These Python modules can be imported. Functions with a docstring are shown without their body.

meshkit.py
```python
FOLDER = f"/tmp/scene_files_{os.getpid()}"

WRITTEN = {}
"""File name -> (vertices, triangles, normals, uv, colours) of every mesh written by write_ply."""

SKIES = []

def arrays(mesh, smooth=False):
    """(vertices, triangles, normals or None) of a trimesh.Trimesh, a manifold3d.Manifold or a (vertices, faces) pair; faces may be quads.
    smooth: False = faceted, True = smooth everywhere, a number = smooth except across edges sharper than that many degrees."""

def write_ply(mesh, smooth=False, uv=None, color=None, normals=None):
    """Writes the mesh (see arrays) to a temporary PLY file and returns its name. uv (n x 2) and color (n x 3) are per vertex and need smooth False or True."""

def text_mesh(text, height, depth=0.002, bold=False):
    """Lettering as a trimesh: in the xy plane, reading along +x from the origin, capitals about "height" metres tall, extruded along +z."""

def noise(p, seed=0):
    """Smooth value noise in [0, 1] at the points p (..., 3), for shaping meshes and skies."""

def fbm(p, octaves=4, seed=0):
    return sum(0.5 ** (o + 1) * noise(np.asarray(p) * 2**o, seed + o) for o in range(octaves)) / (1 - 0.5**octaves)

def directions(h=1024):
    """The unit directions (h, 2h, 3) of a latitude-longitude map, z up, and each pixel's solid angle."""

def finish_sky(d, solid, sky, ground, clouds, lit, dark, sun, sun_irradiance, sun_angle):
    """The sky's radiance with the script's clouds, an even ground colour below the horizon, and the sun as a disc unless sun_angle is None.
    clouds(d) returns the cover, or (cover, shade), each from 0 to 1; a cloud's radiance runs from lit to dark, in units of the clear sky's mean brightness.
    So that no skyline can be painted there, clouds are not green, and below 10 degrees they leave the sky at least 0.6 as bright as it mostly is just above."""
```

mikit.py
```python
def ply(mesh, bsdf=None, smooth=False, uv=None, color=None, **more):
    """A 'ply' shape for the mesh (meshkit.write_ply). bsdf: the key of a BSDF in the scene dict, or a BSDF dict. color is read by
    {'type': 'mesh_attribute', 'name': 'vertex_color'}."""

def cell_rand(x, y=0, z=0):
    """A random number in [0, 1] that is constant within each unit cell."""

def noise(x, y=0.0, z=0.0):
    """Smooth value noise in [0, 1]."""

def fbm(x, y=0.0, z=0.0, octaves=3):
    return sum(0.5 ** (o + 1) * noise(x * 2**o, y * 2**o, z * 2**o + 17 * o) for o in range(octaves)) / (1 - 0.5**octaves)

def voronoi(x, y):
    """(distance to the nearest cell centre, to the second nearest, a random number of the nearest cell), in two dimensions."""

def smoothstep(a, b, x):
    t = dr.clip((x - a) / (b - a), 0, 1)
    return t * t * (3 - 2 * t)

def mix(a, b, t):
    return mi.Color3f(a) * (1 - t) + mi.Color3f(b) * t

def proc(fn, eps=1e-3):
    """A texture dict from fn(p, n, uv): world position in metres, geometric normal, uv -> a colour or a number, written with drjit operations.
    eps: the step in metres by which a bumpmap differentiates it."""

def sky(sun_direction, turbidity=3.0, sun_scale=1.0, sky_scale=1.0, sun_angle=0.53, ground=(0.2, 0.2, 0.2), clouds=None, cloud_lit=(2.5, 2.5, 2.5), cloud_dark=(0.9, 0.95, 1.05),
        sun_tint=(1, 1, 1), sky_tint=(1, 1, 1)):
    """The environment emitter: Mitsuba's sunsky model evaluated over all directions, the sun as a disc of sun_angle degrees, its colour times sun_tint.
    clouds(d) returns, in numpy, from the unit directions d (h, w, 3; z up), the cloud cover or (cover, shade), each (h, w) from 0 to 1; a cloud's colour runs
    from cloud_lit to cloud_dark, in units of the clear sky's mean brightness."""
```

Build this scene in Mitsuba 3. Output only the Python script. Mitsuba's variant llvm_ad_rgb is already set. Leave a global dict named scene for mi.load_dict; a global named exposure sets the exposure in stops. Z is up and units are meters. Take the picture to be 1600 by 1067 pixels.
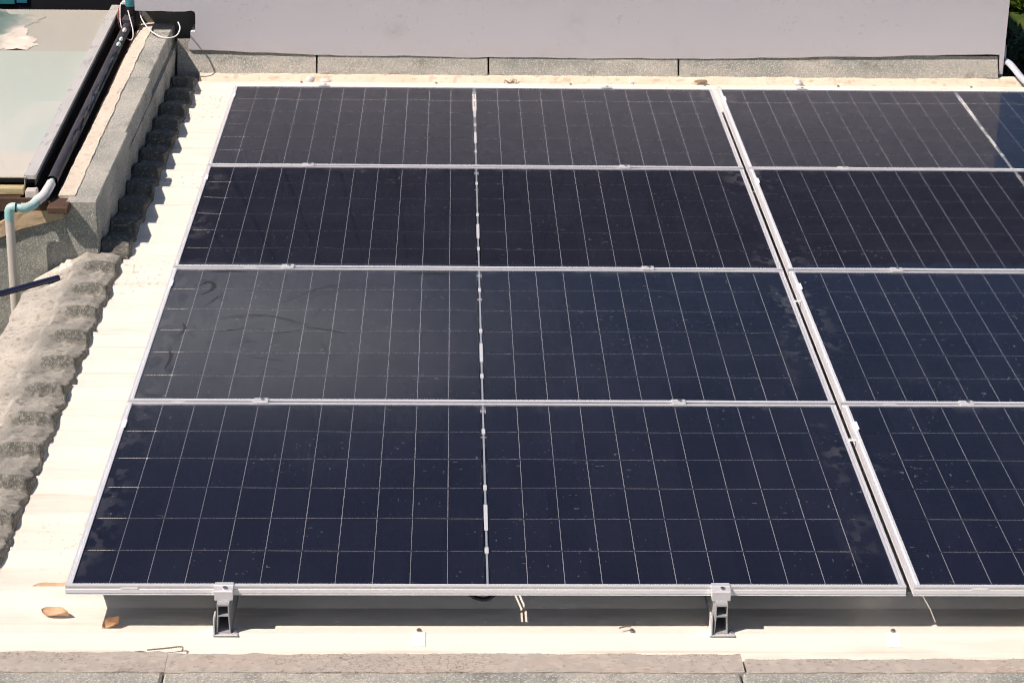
import math, random
import numpy as np, trimesh
import drjit as dr
import mitsuba as mi
import mikit, meshkit
from mikit import proc, ply, noise, fbm, voronoi, smoothstep, mix, cell_rand
from shapely.geometry import Polygon, box as sbox
from shapely.ops import unary_union

T = mi.ScalarTransform4f
rng = np.random.default_rng(7)
scene, labels = {}, {}

# ------------------------------------------------------------------ camera, sky, exposure
def camera():
    f, cx, cy, cz, pi, ya, ro = 3553.69, 1.08794, -5.72034, 3.03638, 0.380843, 0.0284052, 0.0148914
    cY, sY, cP, sP = math.cos(ya), math.sin(ya), math.cos(pi), math.sin(pi)
    fwd = np.array([sY * cP, cY * cP, -sP]); right = np.array([cY, -sY, 0.0]); up = np.cross(right, fwd)
    upr = -right * math.sin(ro) + up * math.cos(ro)
    o = np.array([cx, cy, cz])
    return {'type': 'perspective', 'fov': 2 * math.degrees(math.atan(800 / f)), 'fov_axis': 'x', 'near_clip': 0.05, 'far_clip': 3000.0,
            'to_world': T().look_at(origin=o.tolist(), target=(o + fwd).tolist(), up=upr.tolist())}
scene['camera'] = camera()

def cloud_cover(d):
    az, el = np.arctan2(d[..., 0], d[..., 1]), np.arcsin(np.clip(d[..., 2], -1, 1))
    n = meshkit.fbm(np.stack([az * 5 + 3.1, el * 11 + 1.7, az * 0], -1), 5, 3)
    bank = np.exp(-((az + 0.10) / 0.11) ** 2 - ((el - 0.380) / 0.034) ** 2)
    far = np.clip((n - 0.56) * 4, 0, 1) * np.clip((el - 0.12) * 6, 0, 1) * np.clip((0.75 - el) * 4, 0, 1) * np.clip((np.abs(az - 0.05) - 0.75) * 4, 0, 1)
    return np.clip(bank * (0.85 + 0.9 * (n - 0.3)) + 0.55 * far, 0, 1), 0.25 + 0 * n
scene['sky_light'] = mikit.sky((-0.72, -0.39, 1.0), turbidity=3, sky_scale=0.50, sun_tint=(0.93, 0.965, 1.14), clouds=cloud_cover, cloud_lit=(6.9, 6.9, 7.2), cloud_dark=(2.7, 2.8, 3.0))
exposure = 2.0

# ------------------------------------------------------------------ helpers
def number(key):
    if key not in used: used[key] = 0; return key
    used[key] += 1
    return f'{key}_{used[key]:03d}'
used = {}

def thing(name, label, cat, group=None):
    k = number(name); labels[k] = {'label': label, 'category': cat}
    if group: labels[k]['group'] = group
    return k

def put(key, mesh, bsdf, smooth=False, tw=None, **kw):
    d = ply(mesh, bsdf, smooth) if not isinstance(mesh, dict) else {**mesh, 'bsdf': {'type': 'ref', 'id': bsdf}}
    if tw is not None: d = {**d, 'to_world': tw}
    scene[key] = d
    if kw: labels[key] = kw
    return key

def part(parent, name, mesh, bsdf, smooth=False, tw=None, **kw):
    return put(number(f'{parent}__{name}'), mesh, bsdf, smooth, tw, **kw)

def bx(x0, x1, y0, y1, z0, z1):
    m = trimesh.creation.box((x1 - x0, y1 - y0, z1 - z0)); m.apply_translation(((x0 + x1) / 2, (y0 + y1) / 2, (z0 + z1) / 2)); return m

def cat(*ms): return trimesh.util.concatenate([m for m in ms])

def bev(x0, x1, y0, y1, z0, z1, b=0.002):
    """box with chamfered edges (hull of three boxes)"""
    v = np.vstack([bx(x0 + a, x1 - a, y0 + c, y1 - c, z0 + e, z1 - e).vertices for a, c, e in ((0, b, b), (b, 0, b), (b, b, 0))])
    return trimesh.convex.convex_hull(v)

def prism(poly, length, axis):
    """shapely polygon extruded: axis 'y': polygon in (x,z), along +y; axis 'x': polygon in (y,z), along +x; 'z' plain"""
    m = trimesh.creation.extrude_polygon(poly, length, engine='earcut')
    v = np.array(m.vertices)
    if axis == 'y': v = np.c_[v[:, 0], v[:, 2], v[:, 1]]; m = trimesh.Trimesh(v, m.faces[:, ::-1], process=False)
    elif axis == 'x': v = np.c_[v[:, 2], v[:, 0], v[:, 1]]; m = trimesh.Trimesh(v, m.faces, process=False)
    return m

def smoothpath(p, n=8):
    p = np.asarray(p, float); q = np.vstack([2 * p[0] - p[1], p, 2 * p[-1] - p[-2]]); out = []
    for i in range(1, len(q) - 2):
        for t in np.linspace(0, 1, n, endpoint=False):
            a, b, c, d = q[i - 1], q[i], q[i + 1], q[i + 2]
            out.append(0.5 * (2 * b + (c - a) * t + (2 * a - 5 * b + 4 * c - d) * t * t + (3 * b - a - 3 * c + d) * t ** 3))
    return np.array(out + [p[-1]])

def tube(p, r, sides=14, caps=True):
    p = np.asarray(p, float); n = len(p); r = np.broadcast_to(r, (n,))
    t = np.gradient(p, axis=0); t /= np.linalg.norm(t, axis=1, keepdims=True) + 1e-12
    a = np.cross(t[0], [0.3, 0.2, 0.93]); a /= np.linalg.norm(a); A = [a]
    for i in range(1, n):
        a = A[-1] - t[i] * np.dot(A[-1], t[i]); A.append(a / np.linalg.norm(a))
    A = np.array(A); B = np.cross(t, A); ang = np.arange(sides) * 2 * np.pi / sides
    v = (p[:, None] + r[:, None, None] * (np.cos(ang)[None, :, None] * A[:, None] + np.sin(ang)[None, :, None] * B[:, None])).reshape(-1, 3)
    F = []
    for i in range(n - 1):
        for j in range(sides):
            k = (j + 1) % sides; F += [[i * sides + j, i * sides + k, (i + 1) * sides + k], [i * sides + j, (i + 1) * sides + k, (i + 1) * sides + j]]
    if caps:
        c0, c1 = len(v), len(v) + 1; v = np.vstack([v, p[0], p[-1]])
        for j in range(sides):
            k = (j + 1) % sides; F += [[c0, k, j], [c1, (n - 1) * sides + j, (n - 1) * sides + k]]
    return trimesh.Trimesh(v, F, process=False)

def grid(xs, ys, zf):
    """sheet over the xs x ys grid"""
    X, Y = np.meshgrid(xs, ys, indexing='ij'); Z = zf(X, Y); nx, ny = X.shape
    v = np.stack([X, Y, Z], -1).reshape(-1, 3)
    i, j = np.meshgrid(np.arange(nx - 1), np.arange(ny - 1), indexing='ij')
    a = i * ny + j; q = np.stack([a, a + ny, a + ny + 1, a + 1], -1).reshape(-1, 4)
    return v, np.vstack([q[:, [0, 1, 2]], q[:, [0, 2, 3]]])

def P3(x, y, z, s): return np.stack(np.broadcast_arrays(x * s, y * s, z * s), -1)

def slab(xs, ys, zf, z0):
    """heightfield with side walls down to z0"""
    v, f = grid(xs, ys, zf); nx, ny = len(xs), len(ys)
    idx = np.arange(nx * ny).reshape(nx, ny)
    loop = np.concatenate([idx[:, 0], idx[-1, 1:], idx[-2::-1, -1], idx[0, -2:0:-1]])
    low = v[loop].copy(); low[:, 2] = z0; n0, L = len(v), len(loop)
    v = np.vstack([v, low]); F = []
    for k in range(L):
        m = (k + 1) % L; F += [[loop[k], n0 + k, n0 + m], [loop[k], n0 + m, loop[m]]]
    return trimesh.Trimesh(v, np.vstack([f, F]), process=False)

def rough(m, edge, amp, scale, seed=0):
    """subdivide and displace for worn edges"""
    v, f = trimesh.remesh.subdivide_to_size(m.vertices, m.faces, edge)
    m = trimesh.Trimesh(v, f, process=True)
    n = m.vertex_normals
    d = meshkit.fbm(np.array(m.vertices) * scale, 4, seed) - 0.5
    m.vertices = m.vertices + n * (d * 2 * amp)[:, None]
    return m

# ------------------------------------------------------------------ materials
def pr(color, rough=0.6, metallic=0.0, spec=0.5, **k):
    d = {'type': 'principled', 'roughness': rough, 'metallic': metallic, 'specular': spec, **k}
    d['base_color'] = proc(color) if callable(color) else {'type': 'rgb', 'value': list(color)}
    return d
def two(b): return {'type': 'twosided', 'b': b}
def bump(b, fn, scale=1.0, eps=1e-3):
    return {'type': 'bumpmap', 'arbitrary': proc(fn, eps), 'scale': scale, 'b': b}

def f_roof(p, n, uv):
    d = fbm(p.x * 0.9, p.y * 9, 3.0, 3); s = fbm(p.x * 14, p.y * 30, 8.0, 3)
    spots = smoothstep(0.80, 0.88, noise(p.x * 110, p.y * 80, 5.0)) * smoothstep(0.60, 0.75, noise(p.x * 1.7, p.y * 1.7, 9.0))
    c = mix((0.75, 0.706, 0.622), (0.63, 0.57, 0.475), smoothstep(0.55, 0.9, d) * 0.3 + 0.05 * s)
    ph = (p.y - 0.152) / 0.2525; ph = ph - dr.floor(ph)
    low = (smoothstep(0.955, 0.995, ph) + smoothstep(0.03, 0.0, ph)) * smoothstep(0.35, 0.7, fbm(p.x * 2.3, p.y * 3.1, 4.0, 4))   # dirt gathers at the foot of each rib
    c = mix(c, (0.47, 0.38, 0.29), dr.clip(low, 0, 1) * 0.55 + 0.22 * smoothstep(0.55, 0.8, fbm(p.x * 3.0, p.y * 26, 7.0, 4)))
    return mix(c, (0.30, 0.24, 0.19), spots * 0.45)
scene['m_roof'] = two(pr(f_roof, 0.5, 0, 0.3))

def planar(p, n):
    zt, yt = dr.abs(n.z) > 0.7, dr.abs(n.y) > dr.abs(n.x)
    return dr.select(zt | yt, p.x, p.y), dr.select(zt, p.y, p.z)
def speck(p, s, n):
    u, v = planar(p, n)
    a, b, r = voronoi(u * s, v * s)
    return (1 - smoothstep(0.22, 0.42, a)) * smoothstep(0.45, 0.75, r), (1 - smoothstep(0.2, 0.45, a)) * (1 - smoothstep(0.15, 0.35, r))
def f_conc(p, n, uv):
    w, d = speck(p, 130.0, n); w2, d2 = speck(p, 230.0, n)
    big = fbm(p.x * 4, p.y * 4, p.z * 6, 4)
    c = mix((0.24, 0.25, 0.225), (0.38, 0.365, 0.32), smoothstep(0.3, 0.7, big))
    c = mix(c, (0.13, 0.13, 0.11), smoothstep(0.60, 0.72, fbm(p.x * 11, p.y * 11, p.z * 17, 4)) * 0.45)
    c = mix(c, (0.70, 0.68, 0.62), w * 0.5 + w2 * 0.22)
    return mix(c, (0.06, 0.06, 0.05), d * 0.3 + d2 * 0.25)
def h_conc(p, n, uv):
    u, v = planar(p, n); a, b, r = voronoi(u * 105.0, v * 105.0)
    return 0.0016 * (1 - smoothstep(0.1, 0.5, a)) * r + 0.002 * fbm(p.x * 60, p.y * 60, p.z * 60, 3)
scene['m_concrete'] = bump(pr(f_conc, 0.85, 0, 0.2), h_conc)

def f_mortar(p, n, uv):
    a = fbm(p.x * 7, p.y * 7, p.z * 7, 4); b = fbm(p.x * 55, p.y * 55, p.z * 55, 3)
    c = mix((0.40, 0.375, 0.325), (0.51, 0.465, 0.395), smoothstep(0.3, 0.7, a))
    w, d = speck(p, 190.0, n)
    c = mix(c, (0.66, 0.62, 0.55), w * 0.35)
    c = mix(c, (0.17, 0.15, 0.125), smoothstep(0.56, 0.74, b) * 0.5 + d * 0.25)
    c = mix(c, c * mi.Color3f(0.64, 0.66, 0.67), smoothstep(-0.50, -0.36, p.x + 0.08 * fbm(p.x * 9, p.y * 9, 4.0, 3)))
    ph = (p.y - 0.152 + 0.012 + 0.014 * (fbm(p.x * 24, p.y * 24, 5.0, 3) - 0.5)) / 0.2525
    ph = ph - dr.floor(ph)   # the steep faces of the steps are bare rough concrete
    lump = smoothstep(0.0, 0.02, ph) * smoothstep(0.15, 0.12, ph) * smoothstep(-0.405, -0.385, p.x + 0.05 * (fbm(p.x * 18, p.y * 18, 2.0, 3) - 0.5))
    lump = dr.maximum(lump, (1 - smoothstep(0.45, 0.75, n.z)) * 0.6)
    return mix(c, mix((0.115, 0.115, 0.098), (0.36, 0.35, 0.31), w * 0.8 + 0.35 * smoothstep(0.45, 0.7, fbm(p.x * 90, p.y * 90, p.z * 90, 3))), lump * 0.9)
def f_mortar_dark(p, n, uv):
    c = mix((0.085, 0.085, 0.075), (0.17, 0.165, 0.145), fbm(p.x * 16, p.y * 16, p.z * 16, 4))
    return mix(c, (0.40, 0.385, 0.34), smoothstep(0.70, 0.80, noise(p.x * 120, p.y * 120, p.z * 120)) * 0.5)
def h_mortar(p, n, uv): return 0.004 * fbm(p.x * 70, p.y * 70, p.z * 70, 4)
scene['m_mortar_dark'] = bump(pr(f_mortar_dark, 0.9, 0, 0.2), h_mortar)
scene['m_mortar'] = bump(pr(f_mortar, 0.9, 0, 0.2), h_mortar)

def f_peach(p, n, uv):
    a = fbm(p.x * 6, p.y * 18, p.z * 9, 4); b = fbm(p.x * 40, p.y * 40, p.z * 40, 3)
    c = mix((0.60, 0.50, 0.38), (0.72, 0.64, 0.52), a)
    return mix(c, (0.42, 0.28, 0.18), smoothstep(0.56, 0.75, b) * 0.5)
scene['m_peach'] = bump(pr(f_peach, 0.9, 0, 0.2), h_mortar)
def f_cream(p, n, uv):
    a = fbm(p.x * 12, p.y * 5, p.z * 9, 4); b = fbm(p.x * 60, p.y * 60, p.z * 40, 3)
    return mix(mix((0.56, 0.49, 0.40), (0.66, 0.585, 0.48), a), (0.38, 0.32, 0.25), smoothstep(0.58, 0.75, b) * 0.45)
scene['m_cream'] = bump(pr(f_cream, 0.9, 0, 0.2), h_mortar, 0.5)

def f_kerb(p, n, uv):
    a = fbm(p.x * 5, p.y * 8, p.z * 5, 4); b = fbm(p.x * 70, p.y * 120, p.z * 60, 5)
    c = mix((0.37, 0.335, 0.29), (0.44, 0.40, 0.35), a)
    c = mix(c, (0.44, 0.36, 0.30), smoothstep(0.5, 0.8, fbm(p.x * 3.1, p.y * 14, 4.0, 3)) * 0.55)
    q1, q2, r = voronoi(p.x * 42 + 0.8 * a, p.y * 85 + 0.8 * b)
    crack = (1 - smoothstep(0.03, 0.11, q2 - q1)) * smoothstep(0.42, 0.6, fbm(p.x * 4.5, p.y * 12, 6.0, 3))
    c = mix(c, (0.52, 0.46, 0.40), smoothstep(0.7, 0.9, r) * 0.4)
    return mix(c, (0.17, 0.13, 0.10), crack * 0.7 + smoothstep(0.58, 0.68, b) * 0.4)
scene['m_kerb_mortar'] = bump(pr(f_kerb, 0.9, 0, 0.2), h_mortar, 1.2)

def f_plaster(p, n, uv):
    c = mix((0.455, 0.452, 0.485), (0.50, 0.492, 0.518), fbm(p.x * 1.3, p.y, p.z * 2.2, 4))
    s = 0
    for (x, z, rx, rz, k) in ((0.76, 0.12, 0.07, 0.05, 0.5), (1.72, 0.17, 0.05, 0.07, 0.28), (0.93, 0.04, 0.05, 0.03, 0.22), (1.75, 0.06, 0.07, 0.03, 0.2), (2.26, 0.06, 0.03, 0.05, 0.2), (1.45, 0.26, 0.08, 0.03, 0.18)):
        q = dr.square((p.x - x) / rx) + dr.square((p.z - z) / rz)
        s = s + k * dr.exp(-q) * smoothstep(0.2, 0.9, fbm(p.x * 30, p.z * 30, 3.0, 4))
    tiny = smoothstep(0.86, 0.92, noise(p.x * 70, p.z * 70, 7.0)) * smoothstep(0.6, 0.75, noise(p.x * 5, p.z * 5, 2.0))
    c = mix(c, (0.28, 0.27, 0.26), s * 0.8 + tiny * 0.25)
    return mix(c, (0.46, 0.42, 0.38), smoothstep(0.06, -0.03, p.z) * smoothstep(0.35, 0.7, fbm(p.x * 9, p.z * 9, 1.0, 3)) * 0.25)
scene['m_plaster'] = bump(pr(f_plaster, 0.75, 0, 0.25), lambda p, n, uv: 0.0015 * fbm(p.x * 14, p.z * 14, p.y * 14, 4))
scene['m_dark'] = pr((0.03, 0.03, 0.03), 0.8, 0, 0.2)
scene['m_dark_conc'] = bump(pr(lambda p, n, uv: mix((0.10, 0.10, 0.09), (0.2, 0.19, 0.17), fbm(p.x * 9, p.y * 9, p.z * 9, 4)), 0.9, 0, 0.2), h_mortar)

def f_alu(p, n, uv): return mix((0.80, 0.80, 0.815), (0.87, 0.868, 0.868), fbm(p.x * 9, p.y * 9, p.z * 40, 3))
scene['m_frame'] = pr(f_alu, 0.40, 0.45, 0.5)
scene['m_alu'] = pr(lambda p, n, uv: mix((0.66, 0.66, 0.67), (0.80, 0.80, 0.80), fbm(p.x * 60, p.y * 60, p.z * 60, 3)), 0.5, 0.45, 0.5)
scene['m_rail'] = pr((0.40, 0.40, 0.41), 0.5, 0.3, 0.4)
scene['m_bolt'] = pr((0.35, 0.35, 0.36), 0.35, 0.9)
scene['m_glass'] = {'type': 'thindielectric', 'int_ior': 1.095, 'ext_ior': 1.0}

PL, PW, GX, GY = 2.384, 1.303, 0.0212, 0.0164
SCR = [((0.46, 2.26), (0.73, 2.50)), ((0.52, 2.27), (0.78, 2.50)), ((0.22, 2.08), (0.40, 2.12)), ((0.40, 2.12), (0.56, 2.03)), ((0.56, 2.01), (0.70, 1.95)), ((0.17, 2.22), (0.22, 2.33)),
       ((0.11, 2.43), (0.17, 2.47)), ((0.17, 2.47), (0.18, 2.38)), ((0.18, 2.38), (0.14, 2.33)), ((0.62, 1.86), (0.66, 1.70)), ((0.58, 2.12), (0.62, 2.25)), ((0.75, 2.40), (0.86, 2.42)), ((0.30, 1.83), (0.36, 1.85)), ((0.42, 1.62), (0.52, 1.58))]
def f_cell(p, n, uv):
    ix, iy = dr.floor(p.x / 0.1062), dr.floor(p.y / 0.2125)
    t = cell_rand(ix, iy, 4.0)
    c = mix((0.0044, 0.0048, 0.0140), (0.0072, 0.0076, 0.0190), t)
    line = smoothstep(0.40, 0.47, dr.abs(p.y / 0.0133 - dr.floor(p.y / 0.0133) - 0.5))
    c = mix(c, (0.05, 0.05, 0.055), line * 0.16 * (0.4 + fbm(p.x * 9, p.y * 5, 2.0, 3)))
    # dust film, heavier along edges; second row's left also carries a painted reflection glow
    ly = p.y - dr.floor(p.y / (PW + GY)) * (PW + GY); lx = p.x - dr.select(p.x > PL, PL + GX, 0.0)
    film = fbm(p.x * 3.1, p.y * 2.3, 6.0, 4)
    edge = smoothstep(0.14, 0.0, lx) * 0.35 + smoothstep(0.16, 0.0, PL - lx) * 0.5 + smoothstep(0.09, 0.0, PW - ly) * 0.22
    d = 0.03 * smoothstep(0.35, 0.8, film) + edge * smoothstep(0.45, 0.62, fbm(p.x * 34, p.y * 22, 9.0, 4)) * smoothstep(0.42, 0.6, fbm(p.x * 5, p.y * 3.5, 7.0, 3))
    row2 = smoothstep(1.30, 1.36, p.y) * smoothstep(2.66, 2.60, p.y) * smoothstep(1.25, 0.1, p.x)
    sd = mi.Float(9.0)
    wob = 0.012 * (noise(p.x * 30, p.y * 30, 2.0) - 0.5)
    for (a, b) in SCR:
        ux, uy = b[0] - a[0], b[1] - a[1]; L2 = ux * ux + uy * uy
        s = dr.clip(((p.x - a[0]) * ux + (p.y - a[1]) * uy) / L2, 0, 1)
        sd = dr.minimum(sd, dr.sqrt(dr.square(p.x - a[0] - ux * s + wob) + dr.square((p.y - a[1] - uy * s + wob) * 0.7)))
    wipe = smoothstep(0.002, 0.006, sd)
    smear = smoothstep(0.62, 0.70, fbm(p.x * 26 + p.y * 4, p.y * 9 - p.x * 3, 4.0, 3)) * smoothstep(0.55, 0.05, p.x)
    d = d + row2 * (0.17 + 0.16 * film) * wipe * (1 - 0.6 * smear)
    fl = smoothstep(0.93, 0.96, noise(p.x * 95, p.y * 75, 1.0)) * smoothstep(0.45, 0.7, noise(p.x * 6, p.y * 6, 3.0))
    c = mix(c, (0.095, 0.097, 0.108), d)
    return mix(c, (0.30, 0.29, 0.28), fl * 0.32)
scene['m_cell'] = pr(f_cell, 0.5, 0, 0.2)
scene['m_ribbon'] = two(pr((0.80, 0.80, 0.82), 0.4, 0.4))
scene['m_strip'] = pr(lambda p, n, uv: mix((0.20, 0.205, 0.235), (0.46, 0.47, 0.50), fbm(p.x * 4, p.y * 2.2, 3.0, 3)), 0.5, 0, 0.4)
scene['m_centre'] = pr((0.26, 0.29, 0.36), 0.5, 0, 0.4)
scene['m_pad'] = pr((0.80, 0.77, 0.70), 0.5)
scene['m_streak'] = two(pr((0.036, 0.036, 0.039), 0.8, 0, 0.1))
scene['m_label'] = pr((0.80, 0.79, 0.78), 0.5)
scene['m_clip'] = pr((0.80, 0.80, 0.83), 0.4)
scene['m_cable'] = pr((0.012, 0.012, 0.012), 0.45)

def f_canopy(k):
    def f(p, n, uv):
        a = fbm(p.x * 3 + k, p.y * 1.6, 2.0, 4)
        c = mix((0.46, 0.51, 0.45), (0.53, 0.54, 0.47), smoothstep(0.35, 0.75, a)) if k else mix((0.42, 0.405, 0.35), (0.48, 0.475, 0.42), a)
        dust = smoothstep(3.62, 3.42, p.y + 0.16 * (fbm(p.x * 4, p.y * 4, 1.0, 3) - 0.5)) * 0.75
        return mix(c, (0.60, 0.54, 0.44), dust)
    return f
for i, k in enumerate((0.0, 3.3, 7.7)): scene[f'm_canopy_{i}'] = pr(f_canopy(k), 0.22, 0, 0.5)
def f_plastic(p, n, uv):
    a = fbm(p.x * 9, p.y * 6, 3.0, 3)
    return mix((0.15, 0.21, 0.19), (0.47, 0.455, 0.395), smoothstep(5.72, 5.50, p.y + 0.5 * (a - 0.5)) + smoothstep(5.95, 6.1, p.y) * 0.8 + smoothstep(-1.25, -1.05, p.x))
scene['m_plastic'] = two(pr(f_plastic, 0.3, 0, 0.5))
scene['m_bar'] = pr(lambda p, n, uv: mix(mix((0.43, 0.425, 0.41), (0.52, 0.51, 0.49), fbm(p.x * 20, p.y * 6, 1.0, 3)), (0.24, 0.23, 0.23), smoothstep(0.60, 0.75, fbm(p.x * 45, p.y * 14, 4.0, 3)) * 0.4), 0.5, 0.0, 0.4)
scene['m_bar_dark'] = pr((0.045, 0.04, 0.042), 0.5, 0.2, 0.4)
scene['m_foam'] = two(pr(lambda p, n, uv: mix((0.035, 0.035, 0.045), (0.075, 0.07, 0.082), fbm(p.x * 30, p.y * 12, p.z * 30, 3)), 0.6, 0, 0.3))
scene['m_teal'] = pr(lambda p, n, uv: mix((0.26, 0.53, 0.53), (0.60, 0.68, 0.63), smoothstep(0.2, 0.9, n.z) * 0.6 + 0.35 * fbm(p.x * 40, p.y * 40, p.z * 40, 3)), 0.4, 0, 0.5)
scene['m_white_pvc'] = pr((0.70, 0.71, 0.68), 0.4, 0, 0.5)
scene['m_grey_pvc'] = pr(lambda p, n, uv: mix((0.46, 0.42, 0.385), (0.60, 0.56, 0.51), fbm(p.x * 30, p.y * 30, p.z * 9, 4)), 0.55, 0, 0.4)
scene['m_conduit'] = pr((0.47, 0.50, 0.55), 0.45, 0, 0.4)
scene['m_navy'] = pr((0.012, 0.016, 0.05), 0.25, 0, 0.6, clearcoat=0.6, clearcoat_gloss=0.9)
scene['m_rust'] = pr(lambda p, n, uv: mix((0.055, 0.035, 0.026), (0.13, 0.075, 0.048), fbm(p.x * 30, p.y * 8, p.z * 30, 4)), 0.7, 0.1, 0.3)
scene['m_wood'] = pr(lambda p, n, uv: mix((0.50, 0.42, 0.24), (0.33, 0.25, 0.12), smoothstep(0.45, 0.7, fbm(p.x * 9, p.y * 50, p.z * 60, 4))), 0.7, 0, 0.3)
scene['m_tan'] = bump(pr(lambda p, n, uv: mix((0.40, 0.30, 0.19), (0.52, 0.41, 0.28), fbm(p.x * 22, p.y * 22, p.z * 30, 4)), 0.9, 0, 0.2), h_mortar)
scene['m_teal_paint'] = pr((0.03, 0.19, 0.22), 0.4, 0, 0.5)
scene['m_blue_paint'] = pr((0.03, 0.16, 0.26), 0.4, 0, 0.5)
scene['m_shade_black'] = pr((0.012, 0.012, 0.015), 0.6, 0, 0.3)  # near-black base colour stands in for deep shade
scene['m_white_cable'] = pr((0.72, 0.69, 0.66), 0.45)
scene['m_red_cable'] = pr((0.35, 0.10, 0.09), 0.45)
scene['m_dry_leaf'] = two(pr(lambda p, n, uv: mix((0.47, 0.30, 0.17), (0.62, 0.44, 0.29), fbm(p.x * 50, p.y * 50, p.z * 50, 3)), 0.6, 0, 0.3))
scene['m_stone'] = pr(lambda p, n, uv: mix((0.5, 0.49, 0.46), (0.7, 0.69, 0.66), fbm(p.x * 60, p.y * 60, p.z * 60, 3)), 0.85, 0, 0.2)
scene['m_twig'] = pr((0.24, 0.18, 0.12), 0.8, 0, 0.2)
scene['m_leaf'] = two(pr(lambda p, n, uv: mix((0.17, 0.27, 0.025), (0.30, 0.40, 0.06), fbm(p.x * 3, p.y * 3, p.z * 3, 3)), 0.55, 0, 0.3))
scene['m_roof_tile'] = pr(lambda p, n, uv: mix((0.016, 0.016, 0.015), (0.030, 0.029, 0.027), fbm(p.x * 9, p.y * 9, p.z * 9, 3)), 0.8, 0, 0.2)

scene['m_leaf_shaded'] = two(pr(lambda p, n, uv: mix((0.014, 0.030, 0.010), (0.035, 0.06, 0.018), fbm(p.x * 1.3, p.y * 1.3, p.z * 1.3, 3)), 0.6, 0, 0.25))  # darker copy of the leaf colour, shrub shade put into it
scene['m_bark'] = pr((0.09, 0.065, 0.045), 0.9, 0, 0.2)
scene['m_lawn'] = bump(pr(lambda p, n, uv: mix((0.035, 0.06, 0.012), (0.075, 0.10, 0.022), fbm(p.x * 2.5, p.y * 2.5, 1.0, 5)), 0.9, 0, 0.2), lambda p, n, uv: 0.03 * fbm(p.x * 25, p.y * 25, 1.0, 3))

# ------------------------------------------------------------------ setting
put('lawn', grid(np.linspace(-900, 900, 61), np.linspace(-600, 1500, 61), lambda X, Y: np.full_like(X, -3.1)), 'm_lawn')
labels['lawn'] = {'kind': 'structure', 'label': 'green lawn far below the roof, lit by sun beyond the shade'}

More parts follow.
